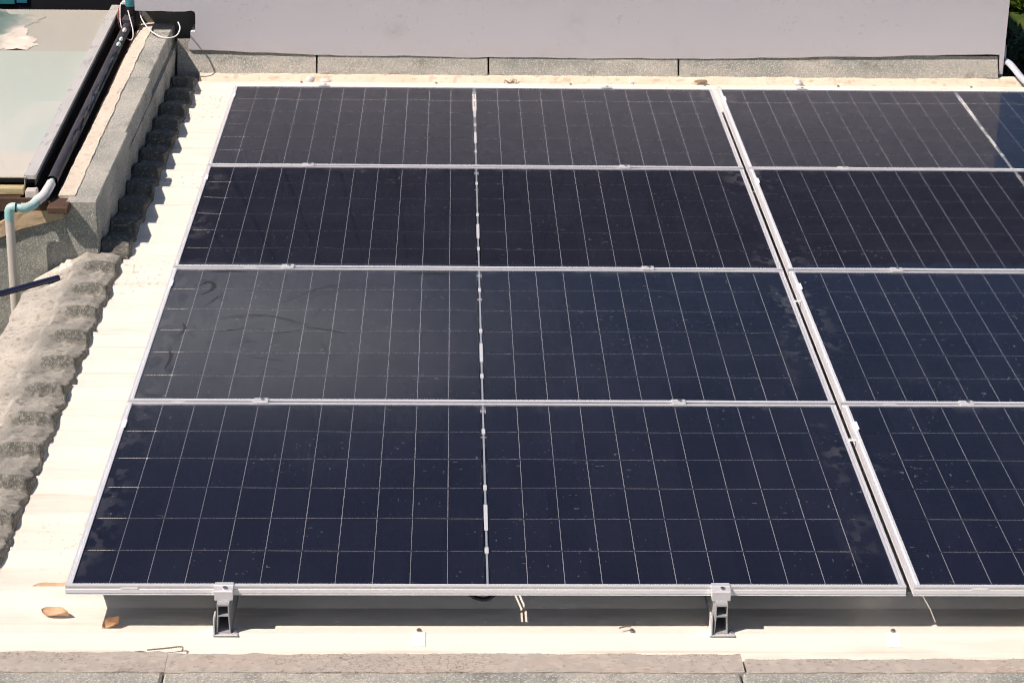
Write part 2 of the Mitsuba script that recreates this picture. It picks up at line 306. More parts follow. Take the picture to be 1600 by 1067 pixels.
# ribbed metal roof --------------------------------------------------------------
RP, Y0, RH, ZR = 0.2525, 0.152, 0.030, -0.155
def prof(y):
    t = np.mod(y - Y0, RP)
    return np.interp(t, [0, 0.05, 0.077, 0.127, RP], [0, RH, RH, 0, 0])
roof = thing('metal_roof', 'cream painted ribbed metal roof sheet under the solar panels', 'roof')
ys = []
k0 = -4
for k in range(k0, 26):
    for t in (0, 0.05, 0.077, 0.127, 0.16, 0.2): ys.append(Y0 + k * RP + t)
ys = np.array([y for y in ys if -0.205 < y < 5.99])
part(roof, 'ribbed_sheet', grid(np.linspace(-0.5, 5.1, 90), ys, lambda X, Y: ZR + prof(Y) + 0.0025 * (meshkit.fbm(P3(X, Y, 0, 1.6), 3, 5) - 0.5)), 'm_roof')
part(roof, 'roof_slab', bx(-0.36, 5.08, -0.56, 5.94, -0.45, -0.165), 'm_dark_conc')
part(roof, 'house_body', bx(-0.34, 5.0, -0.5, 5.90, -3.1, -0.452), 'm_plaster')
screw = cat(trimesh.creation.cylinder(0.007, 0.004, sections=10), trimesh.creation.cylinder(0.0045, 0.010, sections=6))
for x in np.arange(0.3, 5.0, 0.7):
    for k in (3, 8, 13, 18, 22): part(roof, 'screw', screw, 'm_bolt', tw=T().translate([float(x + 0.35 * (k % 2)), Y0 + k * RP + 0.0635, ZR + 0.034]))
for x in (0.998, 1.602, 2.347):
    # square sealing pads lapped over the front rib edge
    yb = Y0 - RP
    v = []
    for (yy, zz) in ((yb + 0.060, ZR + 0.032), (yb + 0.049, ZR + 0.0325), (yb + 0.018, ZR + 0.014), (yb + 0.012, ZR + 0.010)):
        v += [[x - 0.0185, yy, zz], [x + 0.0185, yy + 0.001, zz]]
    v = np.array(v); vb = v - [0, 0, 0.003]; v = np.vstack([v, vb])
    F = []
    for i in range(3):
        a = 2 * i; F += [[a, a + 2, a + 3], [a, a + 3, a + 1]]
    for i in range(3):
        a = 8 + 2 * i; F += [[a, a + 3, a + 2], [a, a + 1, a + 3]]
        F += [[2 * i, 8 + 2 * i, 10 + 2 * i], [2 * i, 10 + 2 * i, 2 * i + 2], [2 * i + 1, 11 + 2 * i, 9 + 2 * i], [2 * i + 1, 2 * i + 3, 11 + 2 * i]]
    F += [[6, 14, 15], [6, 15, 7]]
    if x != 1.602: part(roof, 'sealing_pad', trimesh.Trimesh(v, F, process=False), 'm_pad')
    part(roof, 'pad_screw', screw, 'm_bolt', tw=T().translate([x, yb + 0.060, ZR + 0.035]))

# mortar flashing along the left edge
def mprof(y):
    t = np.mod(y - Y0 + 0.012, RP)
    return np.interp(t, [0, 0.008, 0.022, 0.060, 0.14, RP], [0.001, 0.022, 0.038, 0.041, 0.016, 0.0])
def z_flash(X, Y):
    pf = mprof(Y); side = np.clip((X + 0.42 + 0.03 * (meshkit.noise(P3(X, Y, 0, 14), 3) - 0.5)) / 0.055, 0, 1); side = side * side * (3 - 2 * side)
    sl = np.clip(np.abs(np.gradient(pf, axis=1)) / 0.0060, 0, 1)
    rag = (0.005 + 0.030 * side * sl) * (meshkit.fbm(P3(X, Y, 0, 46), 4, 2) - 0.5)
    tk = 0.016 * np.clip((XB - X) / 0.045, 0.25 + 0.5 * sl, 1)
    edge = np.clip((XB - X) / 0.009, 0, 1)
    skim = -0.455 + 0.075 * (meshkit.fbm(P3(0 * X, Y, 0, 5.5), 4, 8) - 0.5) + 0.02 * (meshkit.noise(P3(0 * X, Y, 0, 21), 4) - 0.5)
    step = np.clip((X - skim) / 0.012, 0, 1) * 0.007
    zz = ZR + side * (pf * 1.0 + tk) + (1 - side) * (0.030 + 0.012 * pf / RH) + step - np.clip(-0.43 - X, 0, 1) * 0.16 + rag - np.clip((Y - 2.65) / 0.45, 0, 1) * np.clip(-0.40 - X, 0, 1) * 0.32
    return edge * zz + (1 - edge) * (ZR + prof(Y) + 0.007 + 0.5 * rag)
XB = -0.262
def flash_mesh(xa, xb, ya, yb, z0, wav):
    global XB
    XB = xb
    xs, ysv = np.arange(xa, xb + 1e-6, 0.006), np.arange(ya, yb + 1e-6, 0.006)
    m = slab(xs, ysv, z_flash, z0); v = np.array(m.vertices)
    # the roof side edge is ragged: it reaches further over each crest
    e = np.clip((v[:, 0] - (xb - 0.05)) / 0.05, 0, 1)
    v[:, 0] += e * (0.030 * (meshkit.fbm(P3(0 * v[:, 0], v[:, 1], 0, 16), 3, 6) - 0.5) + wav * (prof(v[:, 1]) / RH - 0.5))
    m.vertices = v; return m
fl = thing('mortar_flashing', 'rough grey mortar flashing stepping over the ribs along left edge of metal roof', 'flashing')
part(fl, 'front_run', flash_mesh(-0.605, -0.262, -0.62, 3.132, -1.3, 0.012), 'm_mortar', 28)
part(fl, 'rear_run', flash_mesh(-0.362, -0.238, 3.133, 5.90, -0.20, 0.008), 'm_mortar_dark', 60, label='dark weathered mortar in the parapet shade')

# front kerb ----------------------------------------------------------------------
kerb = thing('front_kerb', 'granular grey concrete kerb with flaking pink mortar along front roof edge', 'kerb')
for a, b in ((-0.60, 0.300), (0.306, 1.885), (1.891, 3.40), (3.406, 5.1)):
    part(kerb, 'kerb_block', rough(bev(a, b, -0.66, -0.252, -0.42, -0.128, 0.006), 0.03, 0.0025, 25, int(a * 10) + 20), 'm_concrete', 40)
def z_km(X, Y): return -0.1235 + 0.006 * (meshkit.fbm(P3(X, Y, 0, 26), 4, 12) - 0.5) - 0.10 * np.clip(-0.265 - Y, 0, 1)
for i, (a, b, yb) in enumerate(((-0.60, 0.305, -0.158), (0.305, 1.905, -0.168), (1.905, 5.1, -0.195))):
    xs, ysv = np.arange(a, b, 0.008), np.linspace(-0.268, yb, 15)
    m = slab(xs, ysv, z_km, -0.20); v = np.array(m.vertices)
    e = np.clip((v[:, 1] - (yb - 0.03)) / 0.03, 0, 1); v[:, 1] += e * 0.014 * (meshkit.fbm(P3(v[:, 0], 0 * v[:, 1], 0, 22), 4, 3 + i) - 0.5)
    e = np.clip((-0.245 - v[:, 1]) / 0.02, 0, 1); v[:, 1] += e * 0.012 * (meshkit.fbm(P3(v[:, 0], 0 * v[:, 1], 0, 15), 4, 31 + i) - 0.5)
    m.vertices = v; part(kerb, 'mortar_strip', m, 'm_kerb_mortar', 60)

LEFT0 = set(scene)
# left parapet ----------------------------------------------------------------------
para = thing('parapet_wall', 'grey concrete block parapet with cream mortar strip, left of the roof', 'parapet')
for i, (a, b) in enumerate(((3.235, 4.222), (4.228, 5.152), (5.158, 6.28))):
    o = -0.012 * (a + b - 6.46) / 2.4 * 1.2; o2 = 0
    part(para, 'parapet_block', rough(bev(-0.500 + o, -0.374 + o, a, b, -0.26, 0.063, 0.005), 0.03, 0.003, 22, i), 'm_concrete', 40)
xs, ysv = np.linspace(-0.565, -0.478, 14), np.arange(3.30, 6.28, 0.012)
def z_cs(X, Y): return 0.0675 + 0.006 * (meshkit.fbm(P3(X, Y, 0, 14), 4, 3) - 0.5) - 0.004 * np.exp(-((Y - 4.285) / 0.006) ** 2) - 0.004 * np.exp(-((Y - 5.24) / 0.006) ** 2)
m = slab(xs, ysv, z_cs, 0.0); v = np.array(m.vertices)
e = (v[:, 0] > -0.50); v[:, 0] += np.where(e, 0.014 * (meshkit.fbm(P3(0 * v[:, 0], v[:, 1], 0, 9), 4, 1) - 0.5), 0.008 * (meshkit.fbm(P3(0 * v[:, 0], v[:, 1], 0, 6), 3, 9) - 0.5)) - 0.012 * (v[:, 1] - 3.3)
v[:, 0] += 0.022 * np.clip(1 - (m.vertices[:, 0] + 0.565) / 0.087, 0, 1)
m.vertices = v; part(para, 'mortar_strip', m, 'm_cream', 60)
pts = [(-1.7, -1.3), (-1.7, -0.02), (-0.80, -0.055), (-0.70, -0.02), (-0.49, 0.010), (-0.4855, -0.02), (-0.388, -0.03), (-0.388, -1.3)]
part(para, 'end_wall', rough(prism(Polygon(pts), 3.0, 'y').apply_translation((0, 3.240, 0)), 0.05, 0.004, 14, 5), 'm_concrete', 40)
part(para, 'render_patch', rough(prism(Polygon([(-0.95, -0.12), (-0.95, 0.0), (-0.79, -0.035), (-0.70, 0.02), (-0.52, 0.03), (-0.515, -0.005), (-0.60, -0.030), (-0.69, -0.052), (-0.80, -0.10)]), 0.02, 'y').apply_translation((0, 3.222, 0)), 0.02, 0.003, 25, 8), 'm_tan', 40)

LEFT1 = set(scene)
# white back building ---------------------------------------------------------------
WY = 5.95
bld = thing('white_building', 'white plastered building wall above concrete kerb behind the solar panels', 'building')
xsb = np.arange(-0.285, 3.978, 0.02)
zb = np.interp(xsb, [-0.3, 0.37, 1.2, 2.3, 3.2, 3.98], [0.0, -0.022, -0.030, -0.030, -0.012, 0.008]) + 0.012 * (meshkit.fbm(P3(xsb, 0, 0, 7), 4, 2) - 0.5)
up = [(4.002, -0.10), (4.006, 0.640), (-0.57, 0.640), (-0.57, 0.206)] + [(x, 0.205 + 0.010 * (meshkit.fbm(np.array([[x * 18, 0, 0]]), 3, 4)[0] - 0.5)) for x in np.arange(-0.55, -0.265, 0.03)] + [(-0.262, 0.203)]
up += [(-0.258 + 0.008 * (meshkit.fbm(np.array([[z * 30, 3, 0]]), 3, 4)[0] - 0.5), z) for z in np.arange(0.19, 0.10, -0.02)] + [(-0.262, 0.096), (-0.286, 0.094), (-0.288, 0.06), (-0.297, 0.03), (-0.303, 0.004)]
low = list(zip(xsb, zb)) + [(3.980, 0.0), (3.984, -0.055), (3.978, -0.10)]
part(bld, 'plaster_face', prism(Polygon(up + low), 0.17, 'y').apply_translation((0, WY, 0)), 'm_plaster')
part(bld, 'core_and_shade_block', cat(bx(-0.56, 3.96, WY + 0.172, 12.0, -3.1, 0.49), bx(-0.56, 3.96, 12.10, 18.0, -3.1, 1.6), bx(-0.30, 3.96, WY + 0.03, WY + 0.17, -3.0, -0.13)), 'm_dark_conc')  # rear block is unseen, made taller to throw shade on the garden
part(bld, 'side_wall', cat(bx(3.964, 4.004, WY + 0.1725, 12.095, -3.1, 0.49), bx(3.964, 4.004, 12.10, 18.0, -3.1, 1.6)), 'm_plaster')  # rear length follows the added shade block
part(bld, 'shade_block_coping', bx(-0.60, 4.04, 12.06, 18.02, 1.603, 1.66), 'm_plaster')
# dark ribbed roof of the building: rises from the top of the white wall to a ridge
rx = np.arange(-0.75, 5.60, 0.30)
for x in rx:
    for sg, (ya, za, yb_, zb_) in ((1, (5.953, 0.626, 9.0, 2.25)), (-1, (12.05, 0.626, 9.0, 2.25))):
        if sg < 0 and x > 4.0: continue   # right of the wall only an added front slope, shaped for panel reflections
        L = math.hypot(yb_ - ya, zb_ - za); a = math.atan2(zb_ - za, yb_ - ya)
        m = cat(bx(0, 0.297, 0, L, -0.02, 0), bx(0.0, 0.03, 0, L, 0.0, 0.02))
        m.apply_transform(trimesh.transformations.rotation_matrix(a, [1, 0, 0])); m.apply_translation((x, ya, za + 0.02)); part(bld, 'roof_sheet', m, 'm_roof_tile')
for i, (a, b) in enumerate(((-0.359, 0.366), (0.376, 1.268), (1.278, 2.271), (2.281, 3.972))):
    pl = Polygon([(WY + 0.012, 0.02 if a < 0 else 0.008), (WY - 0.045, -0.142), (WY - 0.045, -0.30), (WY + 0.10, -0.30), (WY + 0.10, 0.01)])
    pl = Polygon([(WY + 0.020, -0.008), (WY - 0.050, -0.140), (WY - 0.050, -0.30), (WY + 0.028, -0.30), (WY + 0.028, -0.008)]) if a > 0 else Polygon([(WY + 0.020, 0.05), (WY + 0.020, -0.01), (WY - 0.050, -0.140), (WY - 0.050, -0.30), (WY + 0.028, -0.30), (WY + 0.028, 0.05)])
    part(bld, 'base_block', rough(prism(pl, b - a, 'x').apply_translation((a, 0, 0)), 0.035, 0.003, 18, 40 + i), 'm_concrete', 40)
def z_fi(X, Y): return -0.158 + np.clip((Y - 5.76) / 0.14, 0, 1) ** 1.4 * 0.042 + 0.010 * (meshkit.fbm(P3(X, Y, 0, 19), 4, 6) - 0.5)
part(bld, 'mortar_fillet', slab(np.arange(-0.24, 5.0, 0.012), np.linspace(5.76, 5.96, 18), z_fi, -0.2), 'm_peach', 60)

LEFT2 = set(scene)
# neighbour strip behind the canopy
nb = thing('dark_wall', 'dark shaded wall strip behind the glass canopy', 'wall')
part(nb, 'wall_face', bx(-2.6, -0.574, 6.34, 6.46, -1.2, 0.75), 'm_shade_black')
part(nb, 'painted_panel', bev(-1.80, -1.262, 6.328, 6.3385, 0.1425, 0.40, 0.002), 'm_teal_paint', label='bright teal panel')
part(nb, 'painted_panel', bev(-1.252, -1.196, 6.328, 6.3385, 0.149, 0.40, 0.002), 'm_blue_paint')
tp = thing('teal_post', 'teal painted post beside left end of the white wall', 'post')
part(tp, 'teal_tube', tube([(-0.600, 6.02, 0.215), (-0.600, 6.02, 0.8)], 0.028, 20), 'm_teal_paint', 40)
part(tp, 'shaded_lower_tube', tube([(-0.600, 6.02, -0.9), (-0.600, 6.02, 0.213)], 0.0265, 20), 'm_shade_black', 40)  # same teal tube, its shade put in as near-black colour

# glass canopy at left -----------------------------------------------------------------
cano = thing('glass_canopy', 'milky green glass canopy with grey metal edge bar, upper left', 'canopy')
def yaw(m, x0, y0, k):
    v = np.array(m.vertices); v[:, 0] += (v[:, 1] - y0) * k; m.vertices = v; return m
YK = -0.0185
for i, (a, b, z) in enumerate(((5.30, 6.25, 0.134), (4.38, 5.36, 0.1395), (3.30, 4.44, 0.145))):
    part(cano, 'glass_pane', yaw(bev(-2.4, -0.672, a, b, z - 0.005, z, 0.001), 0, 3.3, YK), f'm_canopy_{i}')
bar = cat(bx(-0.682, -0.634, 3.305, 6.30, 0.134, 0.150), bx(-0.682, -0.678, 3.305, 6.30, 0.108, 0.134))
part(cano, 'edge_bar', yaw(bar, 0, 3.3, YK), 'm_bar', label='pale grey metal bar along the canopy edge')
part(cano, 'bar_shade_fill', yaw(cat(bx(-0.677, -0.639, 3.335, 6.29, 0.109, 0.1335), bx(-0.6385, -0.634, 3.306, 6.30, 0.108, 0.1338)), 0, 3.3, YK), 'm_bar_dark')  # near-black fill and side plate paint in the shade of the bar
part(cano, 'front_rail', bx(-2.4, -0.684, 3.325, 3.37, 0.112, 0.1385), 'm_bar_dark')
part(cano, 'rear_rail', bx(-2.4, -0.72, 6.255, 6.30, 0.08, 0.112), 'm_bar_dark')
xs, ysv = np.linspace(-1.95, -0.98, 110), np.linspace(5.10, 6.24, 130)
def z_pl(X, Y):
    r = np.sqrt(((X + 1.47) / 0.47) ** 2 + ((Y - 5.72) / 0.56) ** 2) + 0.75 * (meshkit.fbm(P3(X, Y, 0, 5), 4, 5) - 0.5)
    w = 1 - np.abs(meshkit.fbm(P3(X, Y * 0.7, 0, 9), 4, 9) - 0.5) * 4
    return np.where(Y < 5.385, 0.1410, 0.1352) + np.clip(1.0 - r, -0.02, 0.25) * (0.012 + 0.08 * np.clip(w, 0, 1) ** 2 * np.clip(np.abs(Y - 5.86) * 3.5, 0.05, 1))
ps = thing('plastic_sheet', 'crumpled clear plastic sheet with dark wet centre lying on the glass canopy', 'plastic sheet')
v, f = grid(xs, ysv, z_pl); keep = (v[f][:, :, 2].min(1) > 0.1360) & (v[f][:, :, 1].min(1) > 5.39)
put(ps, trimesh.Trimesh(v, f[keep], process=True), 'm_plastic', True)

wb = thing('wooden_batten', 'weathered tan wooden batten under front edge of the glass canopy', 'batten')
put(wb, bev(-2.2, -0.676, 3.252, 3.30, 0.082, 0.1115, 0.003), 'm_wood')
sb = thing('steel_beam', 'rusty brown steel beam under the wooden batten', 'beam')
put(sb, cat(bev(-2.2, -0.575, 3.224, 3.236, 0.020, 0.078, 0.002), bx(-2.2, -0.69, 3.238, 3.7, 0.03, 0.079)), 'm_rust')
pp = thing('support_post', 'short pale grey post under the end of canopy bar', 'post')
put(pp, rough(bev(-0.668, -0.622, 3.235, 3.285, 0.030, 0.107, 0.004), 0.01, 0.002, 40, 2), 'm_grey_pvc', 40)
gt = thing('rusty_gutter', 'rusty brown gutter channel between canopy bar and parapet', 'gutter')
gut = Polygon([(-0.665, 0.022), (-0.505, 0.022), (-0.505, 0.060), (-0.5455, 0.060), (-0.5455, 0.030), (-0.661, 0.030), (-0.661, 0.07), (-0.665, 0.07)])
gut = Polygon([(-0.665, 0.022), (-0.546, 0.022), (-0.546, 0.064), (-0.550, 0.064), (-0.550, 0.027), (-0.661, 0.027), (-0.661, 0.07), (-0.665, 0.07)])
part(gt, 'channel', yaw(prism(gut, 3.0, 'y').apply_translation((0, 3.29, 0)), 0, 3.3, -0.013), 'm_rust')
part(gt, 'outlet_box', cat(bev(-0.572, -0.484, 3.165, 3.288, 0.030, 0.060, 0.006)), 'm_rust')

# insulated drain pipe --------------------------------------------------------------------
dp = thing('drain_pipe', 'teal and grey plastic drain pipe with torn dark foam sleeve beside the parapet', 'pipe')
ysv = np.arange(3.42, 6.30, 0.008); th = np.linspace(0, 2 * np.pi, 33)
TH, YY = np.meshgrid(th, ysv)
nz = meshkit.fbm(P3(np.cos(TH) * 2.2, YY * 11, np.sin(TH) * 2.2, 1), 4, 3)
torn = np.clip((nz - 0.49) * 16, 0, 1) * np.exp(-((TH - 0.75) / 0.65) ** 2) * np.interp(YY, [3.4, 3.8, 4.0, 4.4, 5.3, 5.6, 6.3], [0.0, 0.2, 0.9, 1, 1.1, 0.7, 0.3])
rr = 0.0235 + 0.0012 * (meshkit.noise(P3(np.cos(TH), YY * 9, np.sin(TH), 3), 2) - 0.5) - 0.011 * torn + 0.005 * torn * (meshkit.noise(P3(TH, YY, 0, 60), 8))
XC = -0.590 - 0.0155 * (YY - 3.42)
v = np.stack([XC + rr * np.cos(TH), YY, 0.088 + rr * np.sin(TH)], -1).reshape(-1, 3)
n1, n2 = TH.shape; i, j = np.meshgrid(np.arange(n1 - 1), np.arange(n2 - 1), indexing='ij'); a = i * n2 + j
q = np.stack([a, a + n2, a + n2 + 1, a + 1], -1).reshape(-1, 4); fq = np.vstack([q[:, [0, 1, 2]], q[:, [0, 2, 3]]])
hole = torn.reshape(-1)[fq].mean(1) > 0.62
part(dp, 'foam_sleeve', trimesh.Trimesh(v, fq[~hole], process=False), 'm_foam', 50, label='torn dark foam sleeve')
part(dp, 'inner_pipe', tube([(-0.590 - 0.0155 * (y - 3.42), y, 0.088) for y in np.linspace(3.36, 6.28, 20)], 0.0125, 14), 'm_teal', 40)
part(dp, 'elbow', tube(smoothpath([(-0.589, 3.385, 0.088), (-0.588, 3.29, 0.090), (-0.594, 3.235, 0.086), (-0.618, 3.200, 0.073)]), 0.0205, 18), 'm_white_pvc', 40, label='white elbow')
part(dp, 'elbow', tube(smoothpath([(-0.612, 3.208, 0.0765), (-0.630, 3.180, 0.064), (-0.652, 3.155, 0.060), (-0.672, 3.150, 0.062)]), 0.0195, 18), 'm_teal', 40, label='teal elbow')
part(dp, 'cross_pipe', tube([(-0.665, 3.15, 0.062), (-0.68, 3.15, 0.0625), (-0.70, 3.15, 0.063)], 0.0145, 18), 'm_teal', 40)
part(dp, 'elbow', tube(smoothpath([(-0.690, 3.15, 0.063), (-0.706, 3.15, 0.063), (-0.718, 3.15, 0.053), (-0.7205, 3.15, 0.028), (-0.7205, 3.15, 0.010)]), 0.0195, 18), 'm_teal', 40, label='teal elbow at top of the downpipe')
part(dp, 'clip_band', tube([(-0.6895, 3.15, 0.063), (-0.6925, 3.15, 0.063)], 0.0205, 18), 'm_dark', 40)
part(dp, 'downpipe', tube([(-0.7205, 3.15, 0.009), (-0.7225, 3.15, -0.3), (-0.727, 3.15, -1.1)], 0.0185, 20), 'm_grey_pvc', 40, label='pale grey downpipe')
for (x, y, z, r) in ((-0.612, 5.72, 0.112, 0.012), (-0.619, 5.90, 0.114, 0.013), (-0.611, 5.62, 0.110, 0.014)):
    m = trimesh.creation.icosphere(2, r); m.apply_scale((0.8, 2.4, 0.8)); m.apply_translation((x, y, z)); part(dp, 'pipe_fitting', m, 'm_white_pvc' if y > 5.7 else 'm_teal', True)
m = bev(-0.648, -0.602, 6.02, 6.16, 0.085, 0.15, 0.006)
jb = thing('junction_box', 'small dark box among cables at rear end of the gutter', 'junction box'); put(jb, bev(-0.655, -0.600, 6.06, 6.18, 0.060, 0.135, 0.006), 'm_foam')
wc = thing('looped_cable', 'thin white and red cable loop hanging at rear end of the gutter', 'cable')
part(wc, 'white_strand', tube(smoothpath([(-0.672, 6.20, 0.185), (-0.672, 6.15, 0.17), (-0.66, 6.05, 0.12), (-0.63, 5.93, 0.085), (-0.596, 5.86, 0.075), (-0.578, 5.87, 0.074), (-0.585, 5.97, 0.09), (-0.615, 6.08, 0.14), (-0.642, 6.17, 0.183), (-0.66, 6.21, 0.19)]), 0.0030, 8), 'm_white_cable', 40)
part(wc, 'red_strand', tube(smoothpath([(-0.675, 6.20, 0.178), (-0.678, 6.12, 0.16), (-0.665, 6.02, 0.11), (-0.632, 5.95, 0.083)]), 0.0032, 8), 'm_red_cable', 40)
part(wc, 'connector', bev(-0.668, -0.635, 6.185, 6.215, 0.178, 0.196, 0.003), 'm_white_pvc')
w2 = thing('white_cable', 'white cable sagging across rear end of the parapet top', 'cable')
put(w2, tube(smoothpath([(-0.575, 6.15, 0.17), (-0.548, 6.06, 0.13), (-0.50, 5.98, 0.096), (-0.44, 5.925, 0.075), (-0.385, 5.915, 0.072), (-0.352, 5.93, 0.085), (-0.345, 5.99, 0.105), (-0.36, 6.05, 0.12)]), 0.0036, 8), 'm_white_cable', 40)
ZP = float(z_flash(np.array([[-0.50, -0.50], [-0.57, -0.57]]), np.array([[2.84, 2.842], [2.76, 2.762]])).max()) + 0.0115
print('pole z', ZP)
pole = thing('navy_pole', 'glossy navy blue pole end resting on the mortar flashing at left', 'pole')
put(pole, tube([(-0.486, 2.858, ZP), (-0.588, 2.767, ZP - 0.001), (-0.85, 2.533, ZP - 0.004), (-1.9, 1.596, ZP - 0.02)], 0.0125, 20), 'm_navy', 30)
cd = thing('grey_conduit', 'grey conduit bend rising past right corner of the white wall', 'conduit')
put(cd, tube(smoothpath([(4.16, 5.70, -0.118), (4.12, 5.74, -0.115), (4.075, 5.80, -0.085), (4.045, 5.86, -0.052), (4.030, 5.95, -0.038), (4.026, 6.05, -0.06), (4.025, 6.10, -0.14), (4.025, 6.11, -2.0)]), 0.017, 14), 'm_conduit', 40)

SH = T().translate([0.016, -0.096 + 0.0355, 0.032]) @ T([[1, 0, 0, 0], [0, 0.989, 0, 0], [0, 0, 1, 0], [0, 0, 0, 1]])   # the gutter, canopy and parapet stand a little higher
for k_ in list(scene):
    if scene[k_].get('type') == 'ply' and ((k_ in LEFT1 and k_ not in LEFT0) or k_ not in LEFT2) and not k_.startswith(('navy_pole', 'grey_conduit', 'dark_wall', 'teal_post')):
        scene[k_]['to_world'] = SH
# ------------------------------------------------------------------ solar panels
def member(prof_pts, length, axis):
    return prism(Polygon(prof_pts), length, axis)
def frame_mesh():
    # long member at the near edge, profile in (y,z)
    near = [(0.0005, -0.0005), (0.0125, 0.0), (0.0125, -0.0045), (0.0045, -0.0045), (0.0045, -0.0285), (0.022, -0.0285), (0.022, -0.0302), (0.0, -0.0302), (0.0004, -0.0285), (0.0022, -0.0275), (0.0022, -0.0245), (-0.0004, -0.0235), (0.0018, -0.0135), (0.0032, -0.0125), (0.0026, -0.004), (0.0, -0.003)]
    nr = prism(Polygon(near), PL, 'x')
    fr = nr.copy(); v = np.array(fr.vertices); v[:, 1] = PW - v[:, 1]; fr = trimesh.Trimesh(v, fr.faces[:, ::-1], process=False)
    side = [(0.0, -0.0035), (0.0065, -0.0035), (0.0075, -0.006), (0.0115, -0.006), (0.0125, 0.0002), (0.0195, 0.0002), (0.0195, -0.0045), (0.0135, -0.0065), (0.0135, -0.0285), (0.022, -0.0285), (0.022, -0.030), (0.0, -0.030), (0.0016, -0.026), (0.0016, -0.016), (0.0, -0.013)]
    lf = prism(Polygon(side), PW - 0.009, 'y').apply_translation((0, 0.0045, 0))
    rt = lf.copy(); v = np.array(rt.vertices); v[:, 0] = PL - v[:, 0]; rt = trimesh.Trimesh(v, rt.faces[:, ::-1], process=False)
    return cat(nr, fr, lf, rt)
FRAME = ply(frame_mesh())
GL = ply((np.array([[0.006, 0.006, -0.0022], [PL - 0.006, 0.006, -0.0022], [PL - 0.006, PW - 0.006, -0.0022], [0.006, PW - 0.006, -0.0022]]), np.array([[0, 1, 2], [0, 2, 3]])))
CP, CR = 0.1062, 0.2125
c0 = 0.0045
cw, ch = CP - 0.0019, CR - 0.0034
cell_poly = Polygon([(0.003, 0), (cw, 0), (cw, ch), (0.003, ch), (0, ch - 0.004), (0, 0.004)])
CELL = ply(trimesh.creation.extrude_polygon(cell_poly, 0.0006, engine='earcut'))
strips = [bx(gx - 0.0008, gx + 0.0027, 0.0141 + jy * CR + 0.0032, 0.0141 + (jy + 1) * CR - 0.0066, -0.0058, -0.0053) for jy in range(6)
          for gx in [PL / 2 - 0.0075 - (11 - j) * CP - 0.0019 for j in range(1, 11)] + [PL / 2 + 0.0088 + j * CP - 0.0019 for j in range(1, 11)]]
hx = [PL / 2 - 0.0075 - (11 - j) * CP for j in range(11)] + [PL / 2 + 0.0088 + j * CP for j in range(11)]
hstrips = [bx(hx[j] + 0.005, hx[j] + cw - 0.001, 0.0141 + k * CR - 0.0030, 0.0141 + k * CR - 0.0004, -0.0058, -0.0053) for k in range(1, 6) for j in range(1, 21)]
STRIPS, HSTRIPS = ply(cat(*strips)), ply(cat(*hstrips))
RIB_S, RIB_L = ply(bev(-0.0058, 0.0058, -0.020, 0.020, 0, 0.0008, 0.0003)), ply(bev(-0.0058, 0.0058, -0.088, 0.088, 0, 0.0008, 0.0003))
CLIP = ply(bev(-0.008, 0.006, -0.030, 0.030, 0, 0.0045, 0.0012))
JBX = ply(bev(-0.03, 0.03, -0.045, 0.045, -0.018, 0, 0.004))
LAB = ply(bx(-0.0235, 0.0235, -0.0006, 0.0010, -0.0042, 0.0042))
STREAKS = [([(0.46, 2.26), (0.58, 2.40), (0.73, 2.50)], 0.004), ([(0.52, 2.27), (0.66, 2.40), (0.80, 2.50)], 0.003), ([(0.20, 2.06), (0.30, 2.11), (0.42, 2.11), (0.52, 2.05), (0.57, 2.02)], 0.004),
           ([(0.57, 2.00), (0.64, 1.97), (0.71, 1.94)], 0.005), ([(0.16, 2.20), (0.19, 2.26), (0.21, 2.33)], 0.004), ([(0.12, 2.41), (0.15, 2.47), (0.18, 2.44), (0.17, 2.37), (0.12, 2.31)], 0.009),
           ([(0.62, 1.88), (0.63, 1.80), (0.66, 1.70)], 0.002), ([(0.58, 2.10), (0.60, 2.18), (0.63, 2.25)], 0.0025), ([(0.73, 2.42), (0.80, 2.45), (0.88, 2.44)], 0.004), ([(0.30, 1.84), (0.35, 1.86), (0.40, 1.85)], 0.004),
           ([(0.40, 1.93), (0.48, 1.95), (0.56, 1.97)], 0.004), ([(0.36, 1.72), (0.45, 1.69), (0.52, 1.66)], 0.003), ([(0.86, 1.70), (0.885, 1.70)], 0.006), ([(0.24, 1.95), (0.30, 1.97), (0.35, 2.0)], 0.004),
           ([(0.14, 2.585), (0.22, 2.59), (0.30, 2.583)], 0.010), ([(0.90, 2.575), (1.0, 2.58), (1.1, 2.57)], 0.007), ([(0.09, 1.60), (0.10, 1.70), (0.085, 1.78)], 0.008), ([(0.10, 1.90), (0.12, 1.98), (0.10, 2.05)], 0.008)]
ROWS = ['front', 'second', 'third', 'rear']
tilt = {(0, 0): (0.0, 0.0), (0, 1): (-0.05, 0.0), (0, 2): (0.0, 0.05), (0, 3): (-0.05, 0.0), (1, 0): (0.05, 0.0), (1, 1): (-0.06, 0.03), (1, 2): (0.04, -0.03), (1, 3): (0.0, 0.0)}
